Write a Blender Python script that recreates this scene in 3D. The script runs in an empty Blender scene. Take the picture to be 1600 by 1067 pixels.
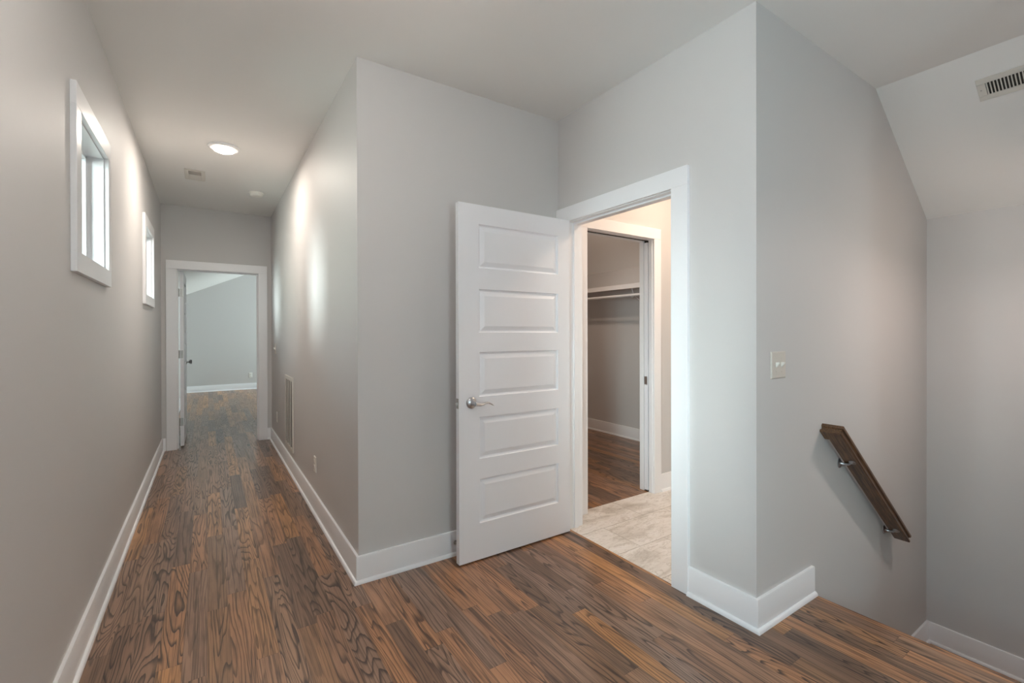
import bpy, bmesh, math, random
from mathutils import Vector, Matrix

scene = bpy.context.scene
C = scene.collection

# ------------------------------------------------------------------ camera
cam_d = bpy.data.cameras.new('camera')
cam = bpy.data.objects.new('camera', cam_d)
C.objects.link(cam)
scene.camera = cam
YAW, PITCH, ROLL, FPX = 0.5844, -0.0037, -0.0026, 716.8063
F_ = Vector((math.sin(YAW) * math.cos(PITCH), math.cos(YAW) * math.cos(PITCH), math.sin(PITCH)))
r0 = Vector((math.cos(YAW), -math.sin(YAW), 0))
u0 = r0.cross(F_)
r1 = r0 * math.cos(ROLL) + u0 * math.sin(ROLL)
u1 = -r0 * math.sin(ROLL) + u0 * math.cos(ROLL)
M = Matrix(((r1.x, u1.x, -F_.x, 0), (r1.y, u1.y, -F_.y, 0), (r1.z, u1.z, -F_.z, 1.3078), (0, 0, 0, 1)))
cam.matrix_world = M
cam_d.sensor_width = 36.0
cam_d.lens = FPX / 1600 * 36.0
cam_d.shift_y = -10.9 / 1600
cam_d.clip_start = 0.02

# ------------------------------------------------------------------ render look
scene.view_settings.view_transform = 'Standard'
scene.view_settings.look = 'None'
scene.view_settings.gamma = 1
scene.view_settings.use_curve_mapping = False
scene.view_settings.exposure = 1.46
scene.render.engine = 'CYCLES'
scene.cycles.use_denoising = True
scene.cycles.max_bounces = 16
scene.cycles.diffuse_bounces = 10
scene.cycles.transparent_max_bounces = 16
scene.cycles.sample_clamp_indirect = 6.0
scene.cycles.caustics_reflective = False
scene.cycles.caustics_refractive = False

# ------------------------------------------------------------------ world: bright hazy sky over pale trees
world = bpy.data.worlds.new('sky')
scene.world = world
world.use_nodes = True
wn = world.node_tree.nodes
wl = world.node_tree.links
wn.clear()
wo = wn.new('ShaderNodeOutputWorld')
bg = wn.new('ShaderNodeBackground')
tc = wn.new('ShaderNodeTexCoord')
sx = wn.new('ShaderNodeSeparateXYZ')
cr = wn.new('ShaderNodeValToRGB')
wl.new(tc.outputs['Generated'], sx.inputs[0])
wl.new(sx.outputs['Z'], cr.inputs[0])
wl.new(cr.outputs[0], bg.inputs['Color'])
wl.new(bg.outputs[0], wo.inputs[0])
els = cr.color_ramp.elements
els[0].position = 0.0; els[0].color = (0.84, 0.92, 0.88, 1)
els[1].position = 1.0; els[1].color = (0.62, 0.78, 1.0, 1)
for p, c in ((0.06, (0.95, 0.99, 1.0)), (0.16, (0.86, 1.0, 0.97)), (0.24, (0.74, 1.0, 0.88)), (0.36, (0.82, 0.93, 1.0))):
    e = els.new(p); e.color = (*c, 1)
bg.inputs['Strength'].default_value = 2.3


def area_light(name, loc, direction, sx_, sy_, energy, color, spread=math.pi):
    d = bpy.data.lights.new(name, 'AREA')
    d.shape = 'RECTANGLE'
    d.size, d.size_y = sx_, sy_
    d.energy, d.color, d.spread = energy, color, spread
    o = bpy.data.objects.new(name, d)
    C.objects.link(o)
    o.location = loc
    o.rotation_euler = Vector(direction).to_track_quat('-Z', 'Y').to_euler()
    return o


def disk_light(name, loc, energy, color, size):
    d = bpy.data.lights.new(name, 'AREA')
    d.shape = 'DISK'
    d.size, d.energy, d.color = size, energy, color
    o = bpy.data.objects.new(name, d)
    C.objects.link(o)
    o.location = loc
    return o


def point_light(name, loc, energy, color, radius):
    d = bpy.data.lights.new(name, 'POINT')
    d.energy, d.color, d.shadow_soft_size = energy, color, radius
    d.use_soft_falloff = False
    o = bpy.data.objects.new(name, d)
    C.objects.link(o)
    o.location = loc
    return o


# soft daylight from the bright part of the sky, slanting in through the left-hand windows
sun_d = bpy.data.lights.new('hazy_sun', 'SUN')
sun_d.energy = 3.8
sun_d.angle = math.radians(26)
sun_d.color = (0.90, 0.96, 1.0)
sun = bpy.data.objects.new('hazy_sun', sun_d)
C.objects.link(sun)
sun.rotation_euler = Vector((1.0, 0.82, -0.24)).to_track_quat('-Z', 'Y').to_euler()
# daylight through the windows behind the camera and in the far bedroom
area_light('daylight_left', (-0.66, 0.05, 1.45), (1, 0.35, 0.06), 0.9, 1.6, 16, (0.64, 0.80, 1.0))
area_light('daylight_south', (0.25, -3.36, 1.45), (0.0, 1, 0.02), 0.85, 1.6, 12, (0.62, 0.79, 1.0))
area_light('daylight_bedroom', (3.66, 11.1, 1.5), (-1, 0.1, -0.05), 1.6, 1.6, 42, (0.86, 0.92, 1.0))

# ------------------------------------------------------------------ dimensions (metres)
XL, XR, YA, XD, YE, XF, YN, ZC = -0.44, 0.652, 2.452, 2.002, 1.086, 4.227, 6.405, 2.755
YB = 2.48            # bathroom wall with the closet doorway
XC = 4.337           # closet outer wall
YBACK = 12.4         # bedroom far wall
YS = -3.2            # south wall behind the camera
ZL = -0.87           # stair landing
WT = 0.115


# ------------------------------------------------------------------ node helpers
class NB:
    def __init__(self, name):
        self.m = bpy.data.materials.new(name)
        self.m.use_nodes = True
        self.t = self.m.node_tree
        self.t.nodes.clear()
        self.out = self.t.nodes.new('ShaderNodeOutputMaterial')

    def n(self, typ, **kw):
        nd = self.t.nodes.new(typ)
        for k, v in kw.items():
            setattr(nd, k, v)
        return nd

    def l(self, a, b):
        self.t.links.new(a, b)

    def setin(self, sock, v):
        if isinstance(v, bpy.types.NodeSocket):
            self.l(v, sock)
        elif isinstance(v, tuple) and len(v) == 3 and sock.type == 'RGBA':
            sock.default_value = (*v, 1)
        else:
            sock.default_value = v

    def math(self, op, a, b=0.0, c=0.0, clamp=False):
        nd = self.n('ShaderNodeMath', operation=op, use_clamp=clamp)
        for i, v in enumerate((a, b, c)):
            self.setin(nd.inputs[i], v)
        return nd.outputs[0]

    def comb(self, x, y, z):
        nd = self.n('ShaderNodeCombineXYZ')
        for i, v in enumerate((x, y, z)):
            self.setin(nd.inputs[i], v)
        return nd.outputs[0]

    def noise(self, vec, scale, detail=2.0, rough=0.5, dist=0.0):
        nd = self.n('ShaderNodeTexNoise')
        self.setin(nd.inputs['Vector'], vec)
        nd.inputs['Scale'].default_value = scale
        nd.inputs['Detail'].default_value = detail
        nd.inputs['Roughness'].default_value = rough
        nd.inputs['Distortion'].default_value = dist
        return nd.outputs[0]

    def white(self, x, y):
        nd = self.n('ShaderNodeTexWhiteNoise', noise_dimensions='2D')
        self.setin(nd.inputs['Vector'], self.comb(x, y, 0.0))
        return nd.outputs['Value']

    def mix(self, f, a, b, blend='MIX'):
        nd = self.n('ShaderNodeMix', data_type='RGBA', blend_type=blend)
        self.setin(nd.inputs[0], f)
        self.setin(nd.inputs[6], a)
        self.setin(nd.inputs[7], b)
        return nd.outputs[2]

    def ramp(self, v, stops):
        nd = self.n('ShaderNodeValToRGB')
        self.setin(nd.inputs[0], v)
        e = nd.color_ramp.elements
        while len(e) > 1:
            e.remove(e[-1])
        e[0].position, e[0].color = stops[0][0], (*stops[0][1], 1)
        for p, c in stops[1:]:
            q = e.new(p)
            q.color = (*c, 1)
        return nd.outputs[0]

    def smooth(self, v, a, b):
        nd = self.n('ShaderNodeMapRange', interpolation_type='SMOOTHSTEP')
        self.setin(nd.inputs['Value'], v)
        nd.inputs['From Min'].default_value = a
        nd.inputs['From Max'].default_value = b
        return nd.outputs[0]

    def pos(self):
        g = self.n('ShaderNodeNewGeometry')
        s = self.n('ShaderNodeSeparateXYZ')
        self.l(g.outputs['Position'], s.inputs[0])
        return g.outputs['Position'], s.outputs[0], s.outputs[1], s.outputs[2]

    def bsdf(self, color, rough=0.5, metal=0.0, spec=0.5, bump=None, bstr=0.1, bdist=0.002, coat=0.0, coat_rough=0.1,
             emission=None, estr=0.0):
        b = self.n('ShaderNodeBsdfPrincipled')
        self.setin(b.inputs['Base Color'], color)
        self.setin(b.inputs['Roughness'], rough)
        b.inputs['Metallic'].default_value = metal
        b.inputs['Specular IOR Level'].default_value = spec
        b.inputs['Coat Weight'].default_value = coat
        b.inputs['Coat Roughness'].default_value = coat_rough
        if emission:
            self.setin(b.inputs['Emission Color'], emission)
            b.inputs['Emission Strength'].default_value = estr
        if bump is not None:
            bp = self.n('ShaderNodeBump')
            bp.inputs['Strength'].default_value = bstr
            bp.inputs['Distance'].default_value = bdist
            self.setin(bp.inputs['Height'], bump)
            self.l(bp.outputs[0], b.inputs['Normal'])
        self.l(b.outputs[0], self.out.inputs[0])
        return self.m


def srgb(r, g, b):
    f = lambda c: (c / 255 / 12.92) if c / 255 <= 0.04045 else ((c / 255 + 0.055) / 1.055) ** 2.4
    return (f(r), f(g), f(b))


def paint(name, col, rough, bump_scale=350.0, bstr=0.04, spec=0.5):
    nb = NB(name)
    p, x, y, z = nb.pos()
    n = nb.noise(p, bump_scale, 2.0, 0.6)
    big = nb.noise(p, 1.3, 2.0, 0.5)
    c = nb.mix(nb.math('MULTIPLY', big, 0.05), col, tuple(v * 0.8 for v in col))
    return nb.bsdf(c, rough, spec=spec, bump=n, bstr=bstr, bdist=0.001)


m_wall = paint('warm_grey_wall_paint', srgb(207, 205, 204), 0.55, spec=0.3)
m_ceil = paint('flat_ceiling_paint', srgb(234, 233, 231), 0.8, spec=0.2)
m_trim = paint('white_trim_paint', srgb(238, 238, 240), 0.28, 120.0, 0.015)
m_door = paint('white_door_paint', srgb(236, 237, 241), 0.33, 90.0, 0.02)
m_plastic = paint('white_plastic', srgb(236, 234, 228), 0.3, 50.0, 0.0)
m_plate = paint('light_switch_plastic', srgb(212, 205, 196), 0.35, 50.0, 0.0)
m_reg = paint('register_enamel', srgb(214, 210, 203), 0.4, 50.0, 0.0)
m_dark = paint('dark_gaps_and_cord', srgb(52, 48, 44), 0.8, 50.0, 0.0)  # dark tone painted in for shaded gaps; also the track and cord
m_rubber = paint('black_rubber', srgb(30, 30, 32), 0.6, 50.0, 0.0)
m_ext = paint('exterior_siding', srgb(190, 196, 196), 0.7)


def metal(name, col, rough):
    nb = NB(name)
    p, x, y, z = nb.pos()
    n = nb.noise(p, 300.0, 2.0)
    r = nb.math('ADD', nb.math('MULTIPLY', n, 0.12), rough - 0.06)
    return nb.bsdf(col, r, metal=1.0)


m_nickel = metal('satin_nickel', (0.52, 0.53, 0.55), 0.30)
m_steel = metal('dull_steel', (0.42, 0.41, 0.39), 0.42)


def emit(name, col, strength):
    nb = NB(name)
    return nb.bsdf((0.9, 0.88, 0.84), 0.4, emission=col, estr=strength)


m_led = emit('led_lens', (1.0, 0.86, 0.68), 7.0)
m_bulb = emit('warm_bulb', (1.0, 0.78, 0.55), 20.0)


def glass(name):
    nb = NB(name)
    tr = nb.n('ShaderNodeBsdfTransparent')
    tr.inputs[0].default_value = (0.93, 0.98, 0.96, 1)
    gl = nb.n('ShaderNodeBsdfGlossy')
    gl.inputs['Roughness'].default_value = 0.02
    fr = nb.n('ShaderNodeFresnel')
    fr.inputs[0].default_value = 1.45
    mx = nb.n('ShaderNodeMixShader')
    nb.l(fr.outputs[0], mx.inputs[0])
    nb.l(tr.outputs[0], mx.inputs[1])
    nb.l(gl.outputs[0], mx.inputs[2])
    nb.l(mx.outputs[0], nb.out.inputs[0])
    return nb.m


m_glass = glass('window_glass')


def oak_floor(name, width=0.083, length=0.95):
    nb = NB(name)
    p, x, y, z = nb.pos()
    u = nb.math('DIVIDE', nb.math('ADD', x, 20.013), width)
    col = nb.math('FLOOR', u)
    fu = nb.math('FRACT', u)
    r1 = nb.white(col, 3.7)
    v = nb.math('ADD', nb.math('DIVIDE', nb.math('ADD', y, 20.0), length), nb.math('MULTIPLY', r1, 9.17))
    row = nb.math('FLOOR', v)
    fv = nb.math('FRACT', v)
    idv = nb.white(col, row)
    id2 = nb.white(nb.math('ADD', col, 91.3), row)
    id3 = nb.white(nb.math('ADD', col, 17.9), nb.math('ADD', row, 5.5))
    off = nb.math('MULTIPLY', idv, 53.0)
    # cathedral grain: contour lines of a smooth field stretched along the board
    gx = nb.math('ADD', nb.math('MULTIPLY', x, nb.math('ADD', 8.0, nb.math('MULTIPLY', id2, 8.0))), off)
    gy = nb.math('ADD', nb.math('MULTIPLY', y, nb.math('ADD', 0.45, nb.math('MULTIPLY', id3, 0.9))), nb.math('MULTIPLY', id2, 31.0))
    h = nb.noise(nb.comb(gx, gy, off), 1.0, 1.5, 0.45, 0.25)
    wob = nb.noise(nb.comb(nb.math('MULTIPLY', x, 40.0), nb.math('MULTIPLY', y, 4.0), off), 1.0, 2.0, 0.5)
    hh = nb.math('ADD', nb.math('MULTIPLY', h, nb.math('ADD', 11.0, nb.math('MULTIPLY', id3, 7.0))), nb.math('MULTIPLY', wob, 0.6))
    s = nb.math('FRACT', hh)                           # saw-tooth: sharp on one side, soft on the other
    line = nb.math('MULTIPLY', nb.smooth(s, 0.50, 0.92), nb.math('SUBTRACT', 1.0, nb.smooth(s, 0.92, 1.0)))
    # pores: short dark flecks along the grain
    por = nb.noise(nb.comb(nb.math('ADD', nb.math('MULTIPLY', x, 330.0), off), nb.math('MULTIPLY', y, 9.0), off), 1.0, 2.0, 0.6)
    por = nb.smooth(por, 0.52, 0.72)
    mott = nb.noise(nb.comb(nb.math('MULTIPLY', x, 14.0), nb.math('MULTIPLY', y, 3.0), off), 1.0, 3.0, 0.6)
    base = nb.ramp(idv, [(0.0, srgb(116, 92, 76)), (0.2, srgb(158, 122, 98)), (0.42, srgb(184, 134, 96)), (0.6, srgb(150, 124, 108)),
                         (0.8, srgb(202, 146, 94)), (1.0, srgb(124, 102, 88))])
    base = nb.mix(nb.smooth(mott, 0.35, 0.75), base, nb.mix(0.4, base, srgb(84, 64, 52)))
    amt = nb.math('ADD', 0.34, nb.math('MULTIPLY', id3, 0.55))
    streak = nb.noise(nb.comb(nb.math('ADD', nb.math('MULTIPLY', x, 125.0), off), nb.math('MULTIPLY', y, 1.5), off), 1.0, 3.0, 0.65, 0.3)
    base = nb.mix(nb.math('MULTIPLY', nb.smooth(streak, 0.49, 0.62), 0.60), base, srgb(66, 49, 40))
    c = nb.mix(nb.math('MULTIPLY', line, amt), base, srgb(44, 33, 27))
    c = nb.mix(nb.math('MULTIPLY', por, nb.math('ADD', 0.18, nb.math('MULTIPLY', line, 0.4))), c, srgb(40, 30, 25))
    # board joints
    eu = nb.math('MINIMUM', fu, nb.math('SUBTRACT', 1.0, fu))
    ev = nb.math('MINIMUM', fv, nb.math('SUBTRACT', 1.0, fv))
    ju = nb.math('SUBTRACT', 1.0, nb.smooth(eu, 0.0, 0.016))
    jv = nb.math('SUBTRACT', 1.0, nb.smooth(ev, 0.0, 0.0016))
    j = nb.math('MAXIMUM', ju, jv)
    c = nb.mix(nb.math('MULTIPLY', j, 0.45), c, srgb(38, 28, 22))
    rough = nb.math('ADD', 0.30, nb.math('MULTIPLY', nb.math('ADD', line, mott), 0.07))
    ht = nb.math('SUBTRACT', nb.math('MULTIPLY', mott, 0.5), nb.math('ADD', nb.math('MULTIPLY', line, 0.25), j))
    return nb.bsdf(c, rough, spec=0.5, bump=ht, bstr=0.12, bdist=0.001, coat=0.25, coat_rough=0.18)


m_oak = oak_floor('stained_oak_boards')


def tile_floor(name):
    nb = NB(name)
    p, x, y, z = nb.pos()
    v = nb.math('DIVIDE', nb.math('SUBTRACT', y, 2.22 - 0.314 * 20), 0.314)
    row = nb.math('FLOOR', v)
    fv = nb.math('FRACT', v)
    u = nb.math('ADD', nb.math('DIVIDE', nb.math('SUBTRACT', x, 2.59 - 6.1), 0.61), nb.math('MULTIPLY', nb.math('SUBTRACT', row, 20.0), 0.36))
    col = nb.math('FLOOR', u)
    fu = nb.math('FRACT', u)
    idv = nb.white(col, row)
    off = nb.math('MULTIPLY', idv, 23.0)
    n1 = nb.noise(nb.comb(nb.math('ADD', nb.math('MULTIPLY', x, 3.0), off), nb.math('MULTIPLY', y, 8.0), off), 1.0, 5.0, 0.6, 0.8)
    n2 = nb.noise(nb.comb(nb.math('ADD', nb.math('MULTIPLY', x, 7.0), off), nb.math('MULTIPLY', y, 17.0), off), 1.0, 4.0, 0.6, 1.4)
    c = nb.ramp(n1, [(0.3, srgb(190, 182, 172)), (0.48, srgb(226, 221, 214)), (0.62, srgb(236, 232, 228)), (0.75, srgb(208, 200, 190))])
    vein = nb.math('SUBTRACT', 1.0, nb.smooth(nb.math('ABSOLUTE', nb.math('SUBTRACT', n2, 0.5)), 0.0, 0.035))
    c = nb.mix(nb.math('MULTIPLY', vein, 0.35), c, srgb(150, 136, 120))
    eu = nb.math('MULTIPLY', nb.math('MINIMUM', fu, nb.math('SUBTRACT', 1.0, fu)), 0.61)
    ev = nb.math('MULTIPLY', nb.math('MINIMUM', fv, nb.math('SUBTRACT', 1.0, fv)), 0.314)
    e = nb.math('MINIMUM', eu, ev)
    j = nb.math('SUBTRACT', 1.0, nb.smooth(e, 0.0008, 0.0022))
    c = nb.mix(j, c, srgb(150, 141, 130))
    return nb.bsdf(c, 0.35, spec=0.4, bump=nb.math('SUBTRACT', 1.0, j), bstr=0.2, bdist=0.002)


m_tile = tile_floor('stone_look_tile')

SA = Vector((0.774, 0, -0.633)).normalized()      # handrail slope
NA = Vector((0.633, 0, 0.774)).normalized()


def rail_wood(name):
    nb = NB(name)
    p, x, y, z = nb.pos()
    along = nb.math('ADD', nb.math('MULTIPLY', x, SA.x), nb.math('MULTIPLY', z, SA.z))
    acr = nb.math('ADD', nb.math('MULTIPLY', x, NA.x), nb.math('MULTIPLY', z, NA.z))
    n = nb.noise(nb.comb(nb.math('MULTIPLY', along, 8.0), nb.math('MULTIPLY', y, 160.0), nb.math('MULTIPLY', acr, 160.0)), 1.0, 3.0, 0.6, 0.2)
    c = nb.ramp(n, [(0.3, srgb(56, 39, 29)), (0.5, srgb(98, 70, 49)), (0.7, srgb(132, 98, 68))])
    return nb.bsdf(c, 0.35, bump=n, bstr=0.1, bdist=0.0008)


m_rail = rail_wood('dark_stained_rail_oak')


# ------------------------------------------------------------------ mesh helpers
def bx(bm, x0, x1, y0, y1, z0, z1):
    v = [bm.verts.new((x, y, z)) for x in (x0, x1) for y in (y0, y1) for z in (z0, z1)]
    for f in ((0, 1, 3, 2), (4, 6, 7, 5), (0, 4, 5, 1), (2, 3, 7, 6), (0, 2, 6, 4), (1, 5, 7, 3)):
        bm.faces.new([v[i] for i in f])
    return v


def bevel_all(bm, w, seg=2):
    bmesh.ops.bevel(bm, geom=list(bm.edges), offset=w, segments=seg, affect='EDGES', profile=0.5)


def prism(bm, pts, axis, a0, a1):
    """extrude a polygon (pairs) along axis 'x','y' or 'z'"""
    def mk(p, a):
        return {'x': (a, p[0], p[1]), 'y': (p[0], a, p[1]), 'z': (p[0], p[1], a)}[axis]
    A = [bm.verts.new(mk(p, a0)) for p in pts]
    B = [bm.verts.new(mk(p, a1)) for p in pts]
    n = len(pts)
    bm.faces.new(A)
    bm.faces.new(B[::-1])
    for i in range(n):
        bm.faces.new((A[i], B[i], B[(i + 1) % n], A[(i + 1) % n]))


def sweep(bm, path, profile, o=(0, 0, 0), ex=(1, 0, 0), ey=(0, 1, 0), en=(0, 0, 1)):
    """mitred sweep of profile [(offset to the right of travel, height)] along a 2-D path"""
    o, ex, ey, en = Vector(o), Vector(ex), Vector(ey), Vector(en)
    P = [Vector(p) for p in path]
    rings = []
    for i, p in enumerate(P):
        d0 = (P[i] - P[i - 1]).normalized() if i > 0 else None
        d1 = (P[i + 1] - P[i]).normalized() if i < len(P) - 1 else None
        d0 = d0 or d1
        d1 = d1 or d0
        n0, n1 = Vector((d0.y, -d0.x)), Vector((d1.y, -d1.x))
        m = (n0 + n1).normalized()
        m = m / max(0.2, m.dot(n0))
        rings.append([bm.verts.new(o + ex * (p.x + m.x * a) + ey * (p.y + m.y * a) + en * b) for a, b in profile])
    k = len(profile)
    for A, B in zip(rings, rings[1:]):
        for j in range(k):
            bm.faces.new((A[j], A[(j + 1) % k], B[(j + 1) % k], B[j]))
    bm.faces.new(rings[0][::-1])
    bm.faces.new(rings[-1])


def tube(bm, pts, radii, seg=12, flat=1.0, up=None):
    pts = [Vector(p) for p in pts]
    rings = []
    prev = None
    for i, p in enumerate(pts):
        t = (pts[min(i + 1, len(pts) - 1)] - pts[max(i - 1, 0)]).normalized()
        if prev is None:
            a = Vector(up) if up else (Vector((0, 0, 1)) if abs(t.z) < 0.9 else Vector((1, 0, 0)))
        else:
            a = prev
        a = (a - t * a.dot(t)).normalized()
        prev = a
        b = t.cross(a)
        r = radii[i] if isinstance(radii, (list, tuple)) else radii
        rings.append([bm.verts.new(p + a * (math.cos(q) * r * flat) + b * (math.sin(q) * r))
                      for q in (2 * math.pi * j / seg for j in range(seg))])
    for A, B in zip(rings, rings[1:]):
        for j in range(seg):
            bm.faces.new((A[j], A[(j + 1) % seg], B[(j + 1) % seg], B[j]))
    bm.faces.new(rings[0][::-1])
    bm.faces.new(rings[-1])


def lathe(bm, prof, o, axis=(0, 0, 1), seg=32):
    """prof: [(radius, distance along axis)]"""
    o, ax = Vector(o), Vector(axis).normalized()
    a = Vector((1, 0, 0)) if abs(ax.x) < 0.9 else Vector((0, 1, 0))
    a = (a - ax * a.dot(ax)).normalized()
    b = ax.cross(a)
    rings = []
    for r, h in prof:
        if r < 1e-6:
            rings.append([bm.verts.new(o + ax * h)])
        else:
            rings.append([bm.verts.new(o + ax * h + a * (math.cos(q) * r) + b * (math.sin(q) * r))
                          for q in (2 * math.pi * j / seg for j in range(seg))])
    for A, B in zip(rings, rings[1:]):
        for j in range(seg):
            A0, A1 = A[j % len(A)], A[(j + 1) % len(A)]
            B0, B1 = B[j % len(B)], B[(j + 1) % len(B)]
            vs = []
            for q in (A0, A1, B1, B0):
                if q not in vs:
                    vs.append(q)
            if len(vs) > 2:
                bm.faces.new(vs)
    if len(rings[0]) > 1:
        bm.faces.new(rings[0][::-1])
    if len(rings[-1]) > 1:
        bm.faces.new(rings[-1])


def obj(name, bm, mat, parent=None, smooth=False, bevel=0.0, loc=None):
    bmesh.ops.recalc_face_normals(bm, faces=bm.faces)
    me = bpy.data.meshes.new(name)
    bm.to_mesh(me)
    bm.free()
    me.materials.append(mat)
    o = bpy.data.objects.new(name, me)
    C.objects.link(o)
    if parent is not None:
        w = Vector((0, 0, 0))
        q = parent
        while q is not None:
            w += q.location
            q = q.parent
        me.transform(Matrix.Translation(-w))
        o.parent = parent
    else:
        if loc is None:
            co = [v.co for v in me.vertices]
            loc = Vector((sum(c.x for c in co) / len(co), sum(c.y for c in co) / len(co), min(c.z for c in co)))
        me.transform(Matrix.Translation(-Vector(loc)))
        o.location = loc
    if smooth:
        for f in me.polygons:
            f.use_smooth = True
        try:
            me.set_sharp_from_angle(angle=math.radians(40))
        except Exception:
            pass
    if bevel:
        md = o.modifiers.new('edge', 'BEVEL')
        md.width = bevel
        md.segments = 2
        md.limit_method = 'ANGLE'
        md.angle_limit = math.radians(40)
    return o


def tag(o, label, cat, group=None, kind=None):
    o['label'] = label
    o['category'] = cat
    if group:
        o['group'] = group
    if kind:
        o['kind'] = kind
    return o


def thing(name, label, cat, loc, group=None, kind=None):
    o = bpy.data.objects.new(name, None)
    C.objects.link(o)
    o.location = loc
    o.empty_display_size = 0.05
    return tag(o, label, cat, group, kind)


def NBM():
    return bmesh.new()


def wall(name, label, axis, c0, c1, u0, u1, z0, z1, holes=(), mat=None):
    """box wall: axis = normal axis, c0..c1 thickness, u along the wall; holes (u0,u1,z0,z1)"""
    bm = NBM()
    us = sorted({u0, u1, *[h[0] for h in holes], *[h[1] for h in holes]})
    zs = sorted({z0, z1, *[h[2] for h in holes], *[h[3] for h in holes]})
    for a, b in zip(us, us[1:]):
        for c, d in zip(zs, zs[1:]):
            mu, mz = (a + b) / 2, (c + d) / 2
            if any(h[0] < mu < h[1] and h[2] < mz < h[3] for h in holes):
                continue
            if axis == 'x':
                bx(bm, c0, c1, a, b, c, d)
            else:
                bx(bm, a, b, c0, c1, c, d)
    bmesh.ops.remove_doubles(bm, verts=bm.verts, dist=1e-5)
    bm.verts.index_update()
    seen = {}
    for f in list(bm.faces):            # drop the walls between neighbouring cells
        k = tuple(sorted(v.index for v in f.verts))
        seen.setdefault(k, []).append(f)
    for k, fs in seen.items():
        if len(fs) > 1:
            bmesh.ops.delete(bm, geom=fs, context='FACES_ONLY')
    o = obj(name, bm, mat or m_wall)
    return tag(o, label, 'wall', kind='structure')


# ------------------------------------------------------------------ shell
bm = NBM()
bx(bm, XL - 0.2, 2.515, YS - 0.2, YE, -0.03, 0.0)
bx(bm, XL - 0.2, XD, YE, YA + 0.06, -0.03, 0.0)
bx(bm, XL - 0.2, XR + 0.06, YA + 0.06, YN + 0.06, -0.03, 0.0)
bx(bm, XL - 0.2, 3.6, YN + 0.06, YBACK + 0.1, -0.03, 0.0)
tag(obj('floor', bm, m_oak, loc=(0, 0, 0)), 'dark stained oak board floor running down the hallway to the stair edge', 'floor', kind='structure')
bm = NBM()
bx(bm, XD, XC + 0.1, YE + 0.06, 2.52, -0.03, 0.0)
tag(obj('floor_bathroom', bm, m_tile), 'beige stone-look tile floor beyond the open door', 'floor', kind='structure')
bm = NBM()
bx(bm, XD + 0.1, XC + 0.1, 2.52, 5.2, -0.03, 0.0)
tag(obj('floor_closet', bm, m_oak), 'dark oak board floor inside the closet', 'floor', kind='structure')

# stair down to the landing
bm = NBM()
n_r = 5
rise, run = -ZL / n_r, 0.206
pts = [(2.44, -0.03), (2.505, -0.03)]
xx, zz = 2.505, -0.03
for i in range(1, n_r):
    z_t = -rise * i
    pts += [(2.49 + run * (i - 1), z_t - 0.0), (2.49 + run * i + 0.012, z_t), (2.49 + run * i + 0.012, z_t - 0.03), (2.49 + run * i, z_t - 0.03)]
pts[1] = (2.49, -0.03)
pts += [(2.49 + run * (n_r - 1), ZL), (XF, ZL), (XF, ZL - 0.1), (2.44, ZL - 0.1)]
prism(bm, pts, 'y', -1.2, YE)
o = obj('floor_stair', bm, m_oak)
tag(o, 'oak stair treads and landing below the floor edge', 'stairs', kind='structure')
bm = NBM()
bx(bm, 2.40, XF + 0.12, YS, -1.2, -0.03, 0.0)
bx(bm, 2.40, XF + 0.12, -1.3, -1.2, ZL - 0.1, -0.03)
tag(obj('floor_beyond', bm, m_oak), 'oak floor on the far side of the stairwell', 'floor', kind='structure')

# ceilings
XS1, XS2, ZF = 3.32, XF, 2.10
bm = NBM()
bx(bm, XL - 0.2, XS1, YS - 0.2, YE + 0.06, ZC, ZC + 0.1)
bx(bm, XL - 0.2, XC + 0.2, YE + 0.06, YB + 0.06, ZC, ZC + 0.1)
bx(bm, XL - 0.2, 3.43, YB + 0.06, 5.2, ZC, ZC + 0.1)
bx(bm, XL - 0.2, XR + 0.06, 5.2, YN + 0.06, ZC, ZC + 0.1)
tag(obj('ceiling', bm, m_ceil), 'flat pale grey ceiling over the hallway', 'ceiling', kind='structure')
dz = (ZC - ZF) / (XF - XS1)
bm = NBM()
xe = XF + 0.12
prism(bm, [(XS1, ZC), (xe, ZC - dz * (xe - XS1)), (xe, ZC + 0.1), (XS1, ZC + 0.1)], 'y', YS - 0.2, YE + 0.06)
tag(obj('ceiling_stair', bm, m_ceil), 'sloped ceiling above the stairwell holding the air vent', 'ceiling', kind='structure')
bm = NBM()
prism(bm, [(3.43, ZC), (XC + 0.1, 2.10 - 0.072), (XC + 0.1, ZC + 0.1), (3.43, ZC + 0.1)], 'y', YB + 0.06, 5.2)
tag(obj('ceiling_closet', bm, m_ceil), 'sloped ceiling inside the closet', 'ceiling', kind='structure')
bm = NBM()
sl = 0.462
prism(bm, [(XL - 0.2, 2.148 - 0.2 * sl), ((ZC - 2.148) / sl + XL, ZC), (3.7, ZC), (3.7, ZC + 0.12), (XL - 0.2, ZC + 0.12)], 'y', YN + 0.06, YBACK + 0.1)
tag(obj('ceiling_bedroom', bm, m_ceil), 'sloped ceiling of the room at the end of the hallway', 'ceiling', kind='structure')

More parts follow.
